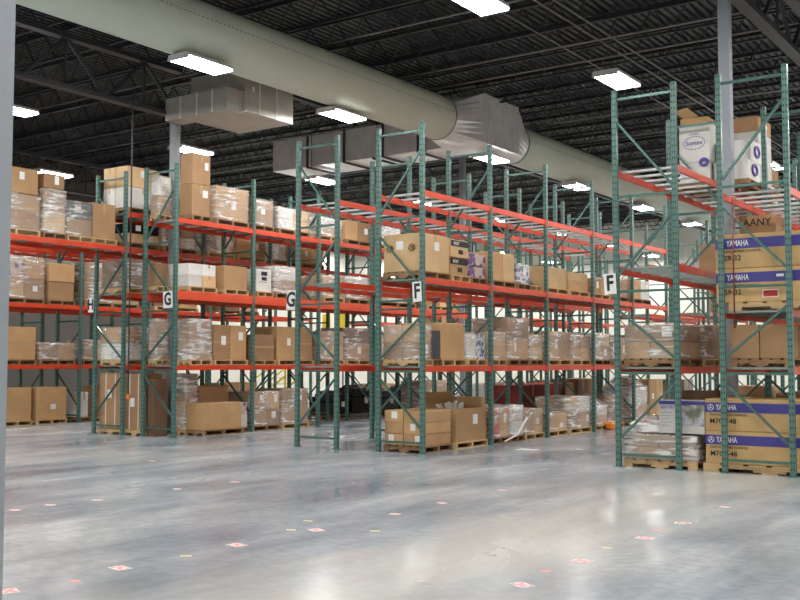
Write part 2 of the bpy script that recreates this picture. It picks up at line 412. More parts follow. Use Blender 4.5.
# pipes and conduits under the roof
def pipe(p, q, r, mat, label, cat='pipe', name='ceiling_pipe', group=None):
    o = ob(name, (MB().tube(p, q, r, 8), MT[mat], True)); tag(o, label, cat, group); return o
pipe((-8.75, -5, 8.5), (-8.75, 56, 8.5), .018, 'pipe', 'thin conduit under the roof above the right aisle, left one of the pair', 'conduit', 'ceiling_conduit')
pipe((-8.45, -5, 8.5), (-8.45, 56, 8.5), .018, 'pipe', 'thin conduit under the roof above the right aisle, right one of the pair', 'conduit', 'ceiling_conduit')
pipe((-9.6, -5, 8.5), (-9.6, 56, 8.5), .014, 'pipe', 'thin conduit under the roof just left of the conduit pair', 'conduit', 'ceiling_conduit')
for i, y in enumerate((18.6, 22.0, 23.4, 29.0, 32.1, 35.5)):
    pipe((VL, y, 9.2), (VR, y, 9.2), .03, 'pipe', 'thin sprinkler pipe crossing under the roof joists, %s from the front' % ORD[i], name='sprinkler_pipe', group='sprinkler pipes under the roof')
o = ob('hanging_drop_pole', (MB().tube((-18.52, 15.75, .95), (-18.52, 15.75, 8.0), .018, 8), MT['dpipe'])); tag(o, 'thin dark drop pole hanging between racks H and G from the roof girder', 'pole')
ob('plug', (MB().tube((-18.52, 15.75, .95), (-18.52, 15.75, .84), .045, 10), MT['orange']), o)['label'] = 'orange plug end'
pipe((-4.72, 15.68, 2.2), (-4.72, 15.68, 4.2), .012, 'rpipe', 'thin dark red pipe standing in front of the upper Yamaha crates', name='thin_pipe')
bpy.data.objects['thin_pipe'].location = (0, 0, 0)

# ------------------------------------------------------------------ racks
BAY = 2.515; HT = 6.15; PW, PD = .08, .075
pm = MB().box(-PW/2, PW/2, -PD/2, PD/2, 0, HT); PM = pm.mesh('post', MT['post'])
FM = MB().box(-.07, .07, -.065, .065, 0, .012).mesh('foot_plate', MT['foot'])
BMESH = {}
def beam_mesh(L, h, mat):
    key = (L, h, mat)
    if key not in BMESH:
        m = MB().box(-.022, .022, PD/2+.004, L-PD/2-.004, -h, 0)
        for y in (PD/2+.002, L-PD/2-.007): m.box(-.038, .038, y, y+.005, -h-.05, .03)
        BMESH[key] = m.mesh('load_beam', MT[mat])
    return BMESH[key]
BARS = {}
def brace_me(a, z0, z1, d):
    k = ('br', a, round(z0, 2), round(z1, 2))
    if k not in BARS:
        if a == 'h': BARS[k] = MB().box(-d+PW/2, -PW/2, -.018, .018, z0-.02, z0+.02).mesh('horizontal_brace', MT['brace'])
        else:
            x0, x1 = (-PW/2, -d+PW/2) if a == 'a' else (-d+PW/2, -PW/2)
            BARS[k] = MB().bar((x0, 0, z0), (x1, 0, z1), .036).mesh('diagonal_brace', MT['brace'])
    return BARS[k]
def crossbar_me(d, n):
    k = ('cb', n)
    if k not in BARS: BARS[k] = MB().box(-d+.025, -.025, -.045 if n else -.025, .045 if n else .025, -.035, -.002).mesh('crossbar', MT['bar' if n else 'deckbar'])
    return BARS[k]
RUN = {}
def rack(key, phrase, vfront, d, u0, nb, levels, facing=1, bh=.11, bay=BAY, bars=(3,), tall=None, label=None, last=True):
    """vfront: line of posts on the +X side; frames go d to -X. facing=1: aisle on +X side"""
    root = ob('pallet_rack', None, loc=(vfront, u0, 0)); tag(root, label, 'rack', 'green and orange pallet racks')
    for k in range(nb+1 if last else nb):
        fr = ob('upright_frame', None, root, (0, k*bay, 0))
        for x in (0, -d):
            ob('post', PM, fr, (x, 0, 0)); ob('foot_plate', FM, fr, (x, 0, 0))
        for z in (.2, 1.51, 2.83, 4.38, 6.0): ob('horizontal_brace', brace_me('h', z, z, d), fr)
        A, B = ('a', 'b') if facing == 1 else ('b', 'a')
        for a, z0, z1 in ((A, .46, 1.36), (B, 1.75, 2.52), (A, 3.1, 4.05), (B, 4.5, 5.62)):
            ob('diagonal_brace', brace_me(a, z0, z1, d), fr)
    for li, z in enumerate(levels, 1):
        for k in range(nb):
            h = bh; mt = 'beam'
            if tall and li in tall: h = tall[li]; mt = 'beamb'
            for x in (0, -d): ob('load_beam', beam_mesh(bay, h, mt), root, (x, k*bay, z))
            thin = li in bars
            nbar = 5 if thin else 6
            if thin:
                for j in range(nbar): ob('crossbar', crossbar_me(d, True), root, (0, k*bay+.25+(bay-.5)*j/(nbar-1), z))
            else:
                m = MB()
                for j in range(nbar):
                    yy = .16+(bay-.32)*j/(nbar-1); m.box(-d+.025, -.025, yy-.05, yy+.05, -.035, -.002)
                kk = ('grp', bay, nbar)
                if kk not in BARS: BARS[kk] = m.mesh('deck_support', MT['deckbar'])
                ob('deck_support', BARS[kk], root, (0, k*bay, z))
    RUN[key] = dict(v=vfront, d=d, u=u0, nb=nb, lv=[0]+list(levels), ph=phrase, bay=bay, face=facing)
    return root
LVL = (1.61, 3.25, 4.88)
rack('E', 'right rack F', -5.635, 1.0, 15.73, 5, (1.61, 3.23, 4.84), -1, label='tall rack just left of the right building column, with white cartons on top')
rack('D', 'rightmost rack', -3.92, 1.0, 15.73, 5, (1.61, 2.47, 4.31), 1, label='rightmost tall rack, holding the blue banded Yamaha crates')
rack('F', 'centre rack F', -10.44, 1.0, 15.73, 5, LVL, 1, label='central rack with the F sign, top level of white crossbars empty')
rack('f', 'empty rack G', -12.445, 1.0, 15.73, 5, LVL, -1, label='mostly empty rack standing back to back behind the central F rack')
rack('G', 'left rack G', -17.18, 1.0, 15.9, 5, (1.61, 3.29, 4.93), 1, tall={2: .2}, label='loaded rack with the big G sign beside the left building column')
rack('H', 'rack H', -18.885, 1.0, 15.9, 5, (1.61, 3.3, 4.37, 5.2), -1, label='rack with the H sign at its left post, back to back with rack G')
rack('I', 'far left rack', -23.75, 1.0, 15.94, 5, (1.61, 3.25, 4.92), 1, label='rack at the far left across the aisle from rack H')
rack('J', 'leftmost rack', -25.45, 1.0, 15.94, 5, (1.61, 3.25, 4.92), -1, label='rack back to back behind the far left rack, against the dark wall')
rack('B', 'high left bay', -18.885, 1.0, 12.26, 1, (4.37,), -1, bay=3.64, last=False, label='long upper bay left of rack H, loaded high with wrapped cartons')
rack('G2', 'back rack G', -17.18, 1.0, 32.0, 4, (1.65, 3.25, 4.9), 1, label='farther rack in line behind rack G, beyond the cross aisle')
rack('H2', 'back rack H', -18.885, 1.0, 32.0, 4, (1.65, 3.25, 4.9), -1, label='farther rack in line behind rack H, beyond the cross aisle')
rack('F2', 'back rack F', -10.44, 1.0, 32.0, 3, LVL, 1, label='farther rack in line behind the central F rack')
rack('f2', 'back rack f', -12.445, 1.0, 32.0, 3, LVL, -1, label='farther rack behind the mostly empty rack, beyond the cross aisle')
rack('I2', 'back rack I', -23.75, 1.0, 32.0, 3, (1.65, 3.25, 4.9), 1, label='farther rack in line behind the far left rack')

# row signs on the posts
def sign(ch, v, y, z, label, tilt=0., w=.27, h=.36):
    o = ob('row_sign', None, loc=(v, y, z)); tag(o, label, 'sign', 'white row letter signs')
    ob('sign_board', (MB().box(-w/2, w/2, -.004, .004, -h/2, h/2), MT['label']), o)
    txt(ch, h*1.02, MT['ink'], o, (0, -.006, 0), FACE_U, 'letter', 'CENTER', .8)
    o.rotation_euler = (0, tilt, 0); return o
sign('F', -10.44-.08, 15.67, 2.98, 'white sign with black letter F on the central rack post', -.05, .19, .37)
sign('G', -17.18-.17, 15.84, 3.08, 'white sign with large black letter G beside the left building column', -.06, .30, .38)
sign('H', -19.885-.12, 15.84, 3.04, 'white sign with black letter H at the leftmost rack post', 0, .19, .35)
sign('G', -13.445-.13, 15.67, 2.93, 'narrow white sign with letter G on the empty rack behind rack F', .06, .22, .40)
sign('F', -6.635-.09, 15.67, 2.96, 'white sign with black letter F on the right rack, left post', -.05, .21, .34)

# ------------------------------------------------------------------ pallets, cartons, film
def pallet_mesh(mat):
    m = MB(); W, D, H = 1., 1., .13
    for i in range(6):
        y = -.5+i*(1-.13)/5; m.box(y, y+.13, -.5, .5, H-.022, H)
    for y in (-.5, -.025, .45):
        m.box(-.5, .5, y, y+.05, .055, H-.022)
        for x0, x1 in ((-.5, -.38), (-.12, .12), (.38, .5)): m.box(x0, x1, y, y+.05, .02, .055)
    for x in (-.5, -.06, .38): m.box(x, x+.12, -.5, .5, 0, .02)
    return m.mesh('pallet', MT[mat])
PAL = [pallet_mesh('wood'), pallet_mesh('woodd')]
def pallet(v0, v1, u0, u1, z, where, dark=False):
    o = ob('wooden_pallet', PAL[1 if dark else 0], loc=((v0+v1)/2, (u0+u1)/2, z), scale=(v1-v0, u1-u0, 1))
    tag(o, 'wooden pallet under %s' % where, 'pallet', 'wooden pallets'); return o
CN = dict(c0='tan', c1='brown', c2='pale tan', c3='dark brown', wht='white', red='maroon', redb='bright red', pur='violet patterned', bluep='blue and white printed',
          blk='black wrapped', dgrey='dark grey', yell='yellowish')
def carton(v0, v1, u0, u1, z0, z1, mat='c0', label='', tape=True, lab=None, name='carton', group='cartons on the racks', jit=.0, cat='box'):
    cx, cy = (v0+v1)/2, (u0+u1)/2; a, b_, h = (v1-v0)/2, (u1-u0)/2, z1-z0
    m = MB(); n = 0
    # slightly bulged board box with a centre seam on top
    bu = .004+.006*R.random()
    m.box(-a, a, -b_, b_, 0, h)
    o = ob(name, (m, MT[mat]), loc=(cx, cy, z0), rz=jit)
    bevel(o, .008)
    tag(o, label, cat, group)
    if tape:
        t = MB(); w = .03
        if R.random() < .5:
            t.box(-w, w, -b_-.0015, b_+.0015, h, h+.0015); t.box(-w, w, -b_-.002, -b_, h*.72, h); t.box(a, a+.002, -b_, b_, h*.48, h*.48+.035) if h > .6 else None
        else:
            t.box(-a-.0015, a+.0015, -w, w, h, h+.0015); t.box(a, a+.002, -w, w, h*.7, h)
        ob('tape', (t, MT['tape']), o)
    if lab:
        t = MB(); lw, lh = R.uniform(.1, .17), R.uniform(.13, .22); lh = min(lh, h*.6); zz = R.uniform(h*.3, max(h*.31, h*.85-lh))
        if 'v' in lab:
            y = R.uniform(-b_*.5, max(-b_*.4, b_*.8-lw)); t.box(a, a+.003, y, y+lw, zz, zz+lh)
        if 'u' in lab:
            x = R.uniform(-a*.6, max(-a*.5, a*.8-lw)); t.box(x, x+lw, -b_-.003, -b_, zz, zz+lh)
        ob('shipping_label', (t, MT['label']), o)['label'] = 'white paper shipping label'
    return o
def film(v0, v1, u0, u1, z0, z1, label, mat='film', heap=0., group='stretch wrap around loads'):
    """wrinkled film shell round a load"""
    e = .012; v0 -= e; v1 += e; u0 -= e; u1 += e; z1 += e
    cx, cy = (v0+v1)/2, (u0+u1)/2; a, b_, h = (v1-v0)/2, (u1-u0)/2, z1-z0
    N, K = 6, 5; m = MB(); ring = []
    seed = Vector((R.random()*50, R.random()*50, 0))
    def pt(x, y, z, out):
        n = noise.noise(Vector((x, y, z))*6+seed); return (x+out[0]*(.004+.016*abs(n)), y+out[1]*(.004+.016*abs(n)), z+out[2]*(.004+.02*abs(n)))
    per = [(-a+2*a*i/N, -b_, (0, -1)) for i in range(N)]+[(a, -b_+2*b_*i/N, (1, 0)) for i in range(N)]+[(a-2*a*i/N, b_, (0, 1)) for i in range(N)]+[(-a, b_-2*b_*i/N, (-1, 0)) for i in range(N)]
    P = len(per)
    for j in range(K+1):
        z = h*j/K
        for x, y, o_ in per: m.v.append(pt(x, y, z, (o_[0], o_[1], 0)))
    for j in range(K):
        for i in range(P): m.f.append((j*P+i, j*P+(i+1) % P, (j+1)*P+(i+1) % P, (j+1)*P+i))
    c = len(m.v); base = K*P
    # top: inner ring and centre, raised for a heaped load
    for x, y, o_ in per: m.v.append((x*.45, y*.45, h+heap*(.7+.3*R.random())+.01))
    for i in range(P): m.f.append((base+i, base+(i+1) % P, c+(i+1) % P, c+i))
    m.f.append(tuple(c+i for i in range(P)))
    o = ob('stretch_wrap', (m, MT[mat], True), loc=(cx, cy, z0)); tag(o, label, 'plastic wrap', group); return o
LN = ['floor', 'first shelf', 'second shelf', 'top shelf']
USED = {}
PC = {}
def load(key, lv, u0, u1, top, nu=1, nz=1, mat='c0', wrap=None, nv=1, v0=None, v1=None, pal=True, lab='v', mats=None, heap=0., dark=None, base=None):
    r = RUN[key]; z = r['lv'][lv] if base is None else base
    lvn = 'third shelf' if (key == 'H' and lv == 3) else LN[min(lv, 3)]
    bay = int((u0-r['u']+.01)//r['bay']); bay = max(0, min(bay, r['nb']-1))
    lo, hi = r['u']+bay*r['bay']+.05, r['u']+(bay+1)*r['bay']-.05
    u0, u1 = max(u0, lo), min(u1, hi)
    k = (key, lv, bay); USED[k] = USED.get(k, 0)+1
    where = '%s load, %s, %s bay, %s' % (ORD[USED[k]-1], lvn, 'end' if bay == 0 else ORD[bay], r['ph'])
    if v0 is None: v1 = r['v']-.06; v0 = r['v']-r['d']+.06
    if pal:
        pallet(v0-.01, v1+.03, u0, u1, z, where, R.random() < .4 if dark is None else dark); z += .13
    H = (top-z)/nz; gap = .006
    for i in range(nu):
        for j in range(nz):
            for q in range(nv):
                mm = mats[(i*nz+j) % len(mats)] if mats else mat
                pos = []
                if nz > 1: pos.append('bottom' if j == 0 else 'top' if j == nz-1 else 'middle')
                if nu > 1: pos.append(['left', 'right'][i] if nu == 2 else ['left', 'centre', 'right'][i])
                if nv > 1: pos.append(['back', 'front'][q])
                lb = '%s carton, %s%s' % (CN[mm], (' '.join(pos)+' of ') if pos else '', where)
                du = (u1-u0)/nu; dv = (v1-v0)/nv
                ins = R.uniform(0, .03) if not wrap else .005
                carton(v0+q*dv+gap, v0+(q+1)*dv-gap-ins*(q == nv-1), u0+i*du+gap, u0+(i+1)*du-gap, z+j*H+.0005, z+(j+1)*H-.0015, mm, lb,
                       tape=R.random() < .6, lab=lab if (lab and R.random() < .42) else None)
    if wrap: film(v0+.01, v1, u0+.012, u1-.012, z+.0, top, 'wrinkled clear stretch wrap over %s' % where, 'film' if wrap == 1 else 'film2', heap)
    return where, z

# ---- central rack F, floor level
fu = lambda k: 15.73+k*BAY
load('F', 0, 15.83, 16.83, .78, 1, 3, 'c0', 0, nv=2, lab='u')
w = load('F', 0, 16.95, 18.17, .16, 1, 1, 'c1', 0, lab=None)   # replaced top by the open carton below
load('F', 0, 18.32, 19.1, .74, 2, 1, mats=['redb', 'c0'], wrap=1, dark=True)
load('F', 0, 19.14, 19.75, .76, 1, 1, mats=['wht'], wrap=2, dark=True)
load('F', 0, 19.8, 20.68, .66, 2, 1, mats=['c1', 'c0'], wrap=1)
load('F', 0, 20.84, 21.9, .5, 2, 2, 'c0', 1, heap=.05)
load('F', 0, 22.0, 23.2, .86, 2, 2, mats=['c1', 'c2', 'c0', 'wht'], wrap=2)
load('F', 0, 23.4, 24.2, .6, 1, 2, mats=['c0', 'wht'], wrap=2, heap=.2)
load('F', 0, 24.3, 25.2, .8, 2, 1, mats=['c1', 'c3'], wrap=1, heap=.1)
load('F', 0, 25.9, 26.9, 1.0, 1, 2, mats=['c0', 'wht'], wrap=2, heap=.3)
load('F', 0, 27.1, 28.15, 1.2, 2, 1, mats=['c0', 'c2'])
# ---- rack F, rear half, floor level seen between
load('f', 0, 23.35, 24.9, 1.08, 1, 1, mats=['red'], lab=None)
load('f', 0, 24.95, 25.7, 1.1, 1, 1, mats=['redb'])
load('f', 0, 25.9, 26.6, 1.1, 1, 1, mats=['c0'])
load('f', 0, 26.8, 28.2, 1.2, 2, 1, mats=['c3', 'c1'])
# ---- rack F, first shelf
load('F', 1, 15.80, 16.12, 2.38, 1, 2, mats=['c1', 'c0'], wrap=1, nv=2)
load('F', 1, 16.15, 16.45, 2.28, 1, 1, mats=['dgrey'], lab=None)
load('F', 1, 16.48, 17.34, 2.44, 1, 1, 'c0')
load('F', 1, 17.42, 18.15, 2.24, 2, 1, mats=['wht', 'bluep'], lab=None, wrap=1)
load('F', 1, 18.32, 19.0, 2.3, 1, 2, mats=['c0', 'c2'], wrap=1)
load('F', 1, 19.08, 20.0, 2.62, 1, 2, mats=['c0', 'c1'], wrap=1, heap=.0)
load('F', 1, 20.05, 20.68, 2.28, 1, 2, mats=['c2', 'c0'], wrap=2)
load('F', 1, 20.9, 22.1, 2.38, 2, 1, mats=['c0', 'c1'], wrap=1)
load('F', 1, 22.15, 23.2, 2.32, 2, 2, mats=['c0', 'c1'], wrap=1)
load('F', 1, 23.4, 24.4, 2.4, 2, 2, mats=['c2', 'wht', 'c1'], wrap=2)
load('F', 1, 24.5, 25.6, 2.3, 2, 1, mats=['c1', 'c0'], wrap=1)
load('F', 1, 25.9, 27.0, 2.4, 2, 2, mats=['c0', 'c2'])
load('F', 1, 27.1, 28.2, 2.3, 2, 1, mats=['c1', 'c0'], wrap=1)
# ---- rack F, second shelf
wa = load('F', 2, 15.80, 16.78, 4.10, 1, 1, 'c2', nv=1, lab='uv')
load('F', 2, 16.84, 17.5, 4.08, 1, 2, mats=['c0', 'c2'], lab=None)
load('F', 2, 17.56, 18.17, 3.86, 1, 2, mats=['pur', 'pur'], lab=None)
load('F', 2, 18.40, 19.40, 3.98, 2, 1, mats=['c0', 'c2'])
load('F', 2, 19.5, 20.1, 3.8, 1, 1, mats=['bluep'], wrap=1)
load('F', 2, 20.84, 22.0, 3.86, 1, 1, mats=['c2'], lab=None)
load('F', 2, 22.06, 23.15, 3.82, 1, 2, mats=['c0', 'c2'], lab=None)
load('F', 2, 23.4, 24.4, 3.75, 2, 1, mats=['c1', 'c0'])
load('F', 2, 24.5, 25.6, 3.85, 1, 1, mats=['c1'], wrap=1)
load('F', 2, 25.9, 27.2, 3.9, 2, 1, mats=['c0', 'wht'])
pallet(-11.36, -10.5, 20.14, 20.66, 3.25, '')['label'] = 'empty wooden pallet lying on the second shelf of centre rack F'
load('f', 2, 23.6, 25.0, 4.0, 2, 1, mats=['c2', 'wht'], wrap=1)
load('f', 2, 26.1, 27.6, 4.0, 1, 2, mats=['c1', 'wht'])
# ---- left rack G, floor
load('G', 0, 16.75, 17.15, 1.40, 1, 2, mats=['c2', 'c1'], wrap=2, v0=-18.15, v1=-17.72)
load('G', 0, 17.2, 18.2, 1.12, 1, 3, mats=['c1', 'c0', 'c1'], v0=-18.15, v1=-17.72, lab=None)
load('G', 0, 16.72, 18.0, .74, 1, 1, mats=['c0'], v0=-17.66, v1=-17.08, lab=None)
load('G', 0, 18.03, 18.3, .72, 1, 2, mats=['wht', 'pur'], v0=-17.66, v1=-17.2, lab=None)
load('G', 0, 18.5, 19.5, .95, 2, 2, mats=['c1', 'c1', 'c1', 'c0'], wrap=1)
load('G', 0, 19.6, 20.6, 1.0, 2, 2, mats=['c0', 'c1'], wrap=1)
load('G', 0, 26.1, 27.6, 1.1, 2, 1, mats=['c1', 'c0'], wrap=1)
# ---- rack G, first shelf
load('G', 1, 15.98, 16.36, 2.66, 1, 1, mats=['c1'], wrap=2, v0=-18.12, v1=-17.88)
load('G', 1, 16.42, 17.1, 2.66, 1, 2, mats=['c0', 'c1'], wrap=2, v0=-17.64, v1=-17.24)
load('G', 1, 17.18, 18.3, 2.56, 2, 1, mats=['c1', 'c0'])
load('G', 1, 18.5, 19.3, 2.36, 1, 1, mats=['c1'])
load('G', 1, 19.4, 20.8, 2.58, 2, 1, mats=['c0', 'c1'])
load('G', 1, 21.0, 22.1, 2.5, 2, 2, mats=['c2', 'c0'], wrap=1)
load('G', 1, 22.2, 23.3, 2.62, 1, 2, mats=['c1', 'c3'], wrap=1)
load('G', 1, 23.55, 24.7, 2.5, 2, 1, mats=['c0', 'c1'], wrap=1)
load('G', 1, 24.8, 25.85, 2.55, 1, 1, mats=['c2'])
load('G', 1, 26.1, 27.2, 2.5, 2, 2, mats=['c1', 'c0'], wrap=1)
load('G', 1, 27.3, 28.4, 2.45, 1, 1, mats=['c0'])
# ---- rack G, second shelf
load('G', 2, 15.98, 16.36, 3.95, 1, 1, mats=['c1'], v0=-18.12, v1=-17.88)
load('G', 2, 16.42, 17.3, 3.95, 2, 2, mats=['wht', 'wht', 'c2', 'wht'], v0=-18.1, v1=-17.3, lab=None)
load('G', 2, 17.5, 18.3, 3.98, 1, 1, mats=['c0'])
load('G', 2, 18.62, 19.2, 3.98, 1, 1, mats=['wht'], lab=None)
load('G', 2, 19.3, 20.1, 4.1, 1, 2, mats=['c1', 'wht'], wrap=2)
load('G', 2, 21.2, 22.1, 4.0, 2, 1, mats=['c2', 'c0'], wrap=1)
load('G', 2, 22.3, 23.2, 4.05, 1, 2, mats=['c0', 'wht'], wrap=2)
load('G', 2, 23.7, 25.6, 4.0, 3, 1, mats=['c2', 'wht', 'c1'], wrap=1)
load('G', 2, 26.2, 27.8, 4.0, 2, 1, mats=['c0', 'c2'])
# ---- rack G, top shelf
load('G', 3, 16.42, 17.0, 6.5, 1, 2, mats=['c1', 'c1'], v0=-17.64, v1=-17.22)
load('G', 3, 15.98, 16.36, 5.95, 1, 2, mats=['c0', 'wht'], v0=-18.12, v1=-17.85, wrap=1)
load('G', 3, 17.2, 18.3, 5.85, 1, 1, mats=['c0'], wrap=1)
load('G', 3, 18.5, 19.2, 5.7, 1, 1, mats=['c1'], wrap=1)
load('G', 3, 19.4, 20.6, 5.6, 2, 2, mats=['wht', 'wht', 'c2', 'c2'], wrap=1)
load('G', 3, 21.0, 22.0, 5.55, 1, 2, mats=['c2', 'wht'], wrap=2)
load('G', 3, 22.2, 23.3, 5.6, 2, 1, mats=['c0', 'c1'])
load('G', 3, 23.6, 24.8, 5.6, 2, 2, mats=['c2', 'wht'], wrap=2)
load('G', 3, 26.2, 27.6, 5.6, 2, 1, mats=['c0', 'c2'])
# ---- rack H
load('H', 4, 16.0, 17.0, 6.32, 1, 2, mats=['wht', 'c2'], nv=2, wrap=0)
load('H', 4, 17.2, 18.2, 6.2, 2, 1, mats=['c2', 'c1'])
load('H', 2, 16.0, 17.1, 4.1, 2, 1, mats=['c1', 'c0'], wrap=1)
load('H', 2, 17.3, 18.2, 4.1, 1, 2, mats=['wht', 'c2'])
load('H', 1, 16.0, 17.1, 2.5, 2, 2, mats=['wht', 'c0', 'c1', 'wht'], wrap=1)
load('H', 1, 17.3, 18.3, 2.3, 2, 1, mats=['wht', 'c2'], wrap=0)
load('H', 1, 18.6, 20.0, 2.4, 2, 1, mats=['c1', 'c3'], wrap=1)
load('H', 2, 21.2, 23.0, 4.05, 2, 1, mats=['wht', 'c2'], wrap=1)
load('H', 4, 21.2, 23.0, 6.0, 2, 1, mats=['c2', 'wht'], wrap=1)
load('H', 1, 21.1, 22.9, 2.4, 2, 1, mats=['c3', 'c1'], wrap=1)
for a, b, t, mm, w_ in ((16.0, 17.0, 4.95, ['c2', 'blk'], 0), (17.15, 18.2, 5.05, ['c2', 'c0', 'wht', 'c1'], 1), (18.6, 19.6, 5.0, ['wht', 'c2'], 2), (19.7, 20.8, 5.0, ['c2', 'c1'], 0), (21.1, 22.2, 5.0, ['wht', 'c1'], 1), (22.3, 23.3, 4.95, ['c0', 'c2'], 0)):
    load('H', 3, a, b, t, 1 if len(mm) == 2 and a < 17 else 2, 2 if a < 18 else 1, mats=mm, wrap=w_)
# ---- far left rack
load('I', 0, 16.1, 17.0, 1.0, 1, 1, mats=['c0'])
load('I', 0, 17.15, 18.1, 1.0, 1, 1, mats=['c0'])
load('I', 0, 18.57, 18.85, .84, 1, 1, mats=['wht'], lab=None)
load('I', 0, 19.3, 20.7, 1.0, 2, 1, mats=['c1', 'c0'])
load('I', 1, 16.05, 17.08, 2.62, 1, 1, mats=['c0'], wrap=0)
load('I', 1, 17.2, 18.35, 2.2, 2, 1, mats=['c1', 'c0'], wrap=1)
load('I', 1, 18.6, 19.5, 2.3, 2, 1, mats=['c1', 'c2'], wrap=1)
load('I', 1, 19.6, 20.7, 2.3, 2, 2, mats=['wht', 'wht', 'c0'], wrap=0)
load('I', 2, 16.05, 17.3, 4.5, 2, 2, mats=['c0', 'pur', 'c1', 'c0'], wrap=1)
load('I', 2, 17.45, 18.3, 4.4, 1, 2, mats=['c1', 'c0'], wrap=0)
load('I', 2, 18.6, 20.6, 4.5, 2, 1, mats=['c1', 'c0'], wrap=1)
load('I', 3, 18.6, 20.6, 6.0, 2, 1, mats=['c2', 'c3'], wrap=0)
load('I', 3, 21.3, 23.0, 6.0, 2, 1, mats=['c1', 'c2'], wrap=0)
for a in (21.2, 24.0):
    load('I', 0, a, a+1.8, 1.0, 2, 1, mats=['c1', 'c0']); load('I', 1, a, a+1.8, 2.4, 2, 1, mats=['c1', 'wht'], wrap=1); load('I', 2, a, a+1.8, 4.2, 2, 1, mats=['c3', 'c0'])
# ---- high bridge bay at the left
load('B', 1, 12.45, 13.62, 5.25, 1, 2, mats=['c1', 'c0'], wrap=1)
load('B', 1, 13.70, 14.28, 5.45, 1, 2, mats=['c2', 'c1'], wrap=2)
load('B', 1, 14.32, 15.0, 5.27, 1, 2, mats=['c1', 'dgrey'], wrap=1)
load('B', 1, 15.03, 15.68, 5.32, 1, 1, mats=['c1'])
carton(-19.8, -18.98, 12.75, 13.58, 5.275, 5.82, 'c0', 'tan carton on top of the first load in the high left bay', lab='v')
carton(-19.75, -18.98, 13.72, 14.26, 5.48, 5.80, 'c1', 'brown carton with a white label topping the second load in the high left bay', lab='v')
# ---- second section beyond the cross aisle
for key in ('G2', 'H2', 'F2', 'f2', 'I2'):
    for lv in (0, 1, 2):
        for b_ in range(RUN[key]['nb']):
            if R.random() < .45:
                a = RUN[key]['u']+b_*BAY+.15; t = RUN[key]['lv'][lv]+R.uniform(.7, 1.2)
                load(key, lv, a, a+R.uniform(1.0, 2.2), t, 2, 1, mats=[R.choice(['c0', 'c1', 'c2', 'wht', 'c3']) for _ in range(2)], lab=None)

# ---- right rack F (E run)
load('E', 1, 15.83, 17.0, 2.28, 1, 2, mats=['c0', 'c1'], wrap=1, nv=2, heap=.04, v0=-6.56, v1=-5.69, lab='u')
load('E', 1, 17.1, 18.15, 2.3, 1, 1, mats=['c1'], wrap=1)
load('E', 1, 18.4, 19.9, 2.36, 2, 1, mats=['c1', 'c3'], lab='v')
load('E', 2, 19.6, 20.6, 3.95, 2, 1, mats=['c1', 'c2'], lab='v')
load('E', 0, 15.83, 16.95, .52, 1, 2, mats=['c1', 'c1'], wrap=2, nv=2, v0=-6.58, v1=-5.42, lab=None, heap=.005, dark=False)
load('E', 0, 18.4, 19.6, 1.1, 2, 1, mats=['c2', 'c1'])
load('E', 0, 20.9, 22.0, 1.2, 2, 1, mats=['c0', 'c2'])
# ---- rightmost rack (D run) extras
load('D', 1, 15.9, 17.2, 2.26, 2, 1, mats=['c1', 'c1'], nv=2, lab=None)
load('D', 0, 18.4, 19.8, 1.15, 2, 1, mats=['c1', 'c3'])
load('D', 1, 18.4, 20.2, 2.26, 2, 1, mats=['c3', 'c0'])

def crate(name, v0, v1, u0, u1, z0, z1, model, label, sub=True):
    o = carton(v0, v1, u0, u1, z0, z1, 'yell', label, tape=False, lab=None, name=name, group='blue banded crates')
    a, b_, h = (v1-v0)/2, (u1-u0)/2, z1-z0; t0, t1 = h*.58, h*.88
    ob('blue_band', (MB().box(-a-.002, a+.002, -b_-.003, -b_, t0, t1).box(-a-.003, -a, -b_, b_, t0, t1).box(a, a+.003, -b_, b_, t0, t1), MT['blue']), o)['label'] = 'blue printed band'
    txt('YAMAHA', h*.25, MT['label'], o, (-a+.17, -b_-.0045, (t0+t1)/2), FACE_U, squash=.62)
    r_ = MB()
    for k in range(12):
        t = k*math.pi/6; t2 = t+math.pi/6
        r_.bar((-a+.09+.045*math.cos(t), -b_-.005, (t0+t1)/2+.045*math.sin(t)), (-a+.09+.045*math.cos(t2), -b_-.005, (t0+t1)/2+.045*math.sin(t2)), .008, .008)
    for k in range(3):
        t = math.pi/2+k*2*math.pi/3; r_.bar((-a+.09, -b_-.005, (t0+t1)/2), (-a+.09+.04*math.cos(t), -b_-.005, (t0+t1)/2+.04*math.sin(t)), .01, .01)
    ob('ring_emblem', (r_, MT['label']), o)
    txt('DIGITAL MIXING CONSOLE', h*.095, MT['ink'], o, (-a+.07, -b_-.002, h*.5), FACE_U, 'small_print')
    txt(model, h*.22, MT['ink'], o, (-a+.07, -b_-.002, h*.3), FACE_U, 'model_lettering')
    return o
P = pallet(-5.3, -3.3, 15.86, 16.9, 0, 'the two big Yamaha crates on the floor', False)
crate('crate', -5.26, -3.25, 15.87, 16.88, .131, .625, 'M7CL-48', 'lower of the two tan Yamaha crates standing on the floor pallet')
crate('crate', -5.26, -3.25, 15.87, 16.88, .63, 1.12, 'M7CL-48', 'upper of the two tan Yamaha crates standing on the floor pallet')
pallet(-4.86, -3.2, 15.86, 16.9, 2.47, 'the two Yamaha crates on the second shelf', False)
crate('crate', -4.88-.17, -3.05, 15.87, 16.88, 2.602, 3.12, 'LS9-32', 'lower shelf Yamaha crate with a red sticker, above the small cartons')
crate('crate', -4.88-.17, -3.05, 15.87, 16.88, 3.125, 3.65, 'LS9-32', 'topmost Yamaha crate, highest of the blue banded crates on the shelf')
lowc = [o for o in C.objects if o.name.startswith('crate')][2]
st = ob('sticker', (MB().box(-.30, -.06, -.512, -.508, .06, .18), MT['label']), lowc); st['label'] = 'white bordered red sticker'
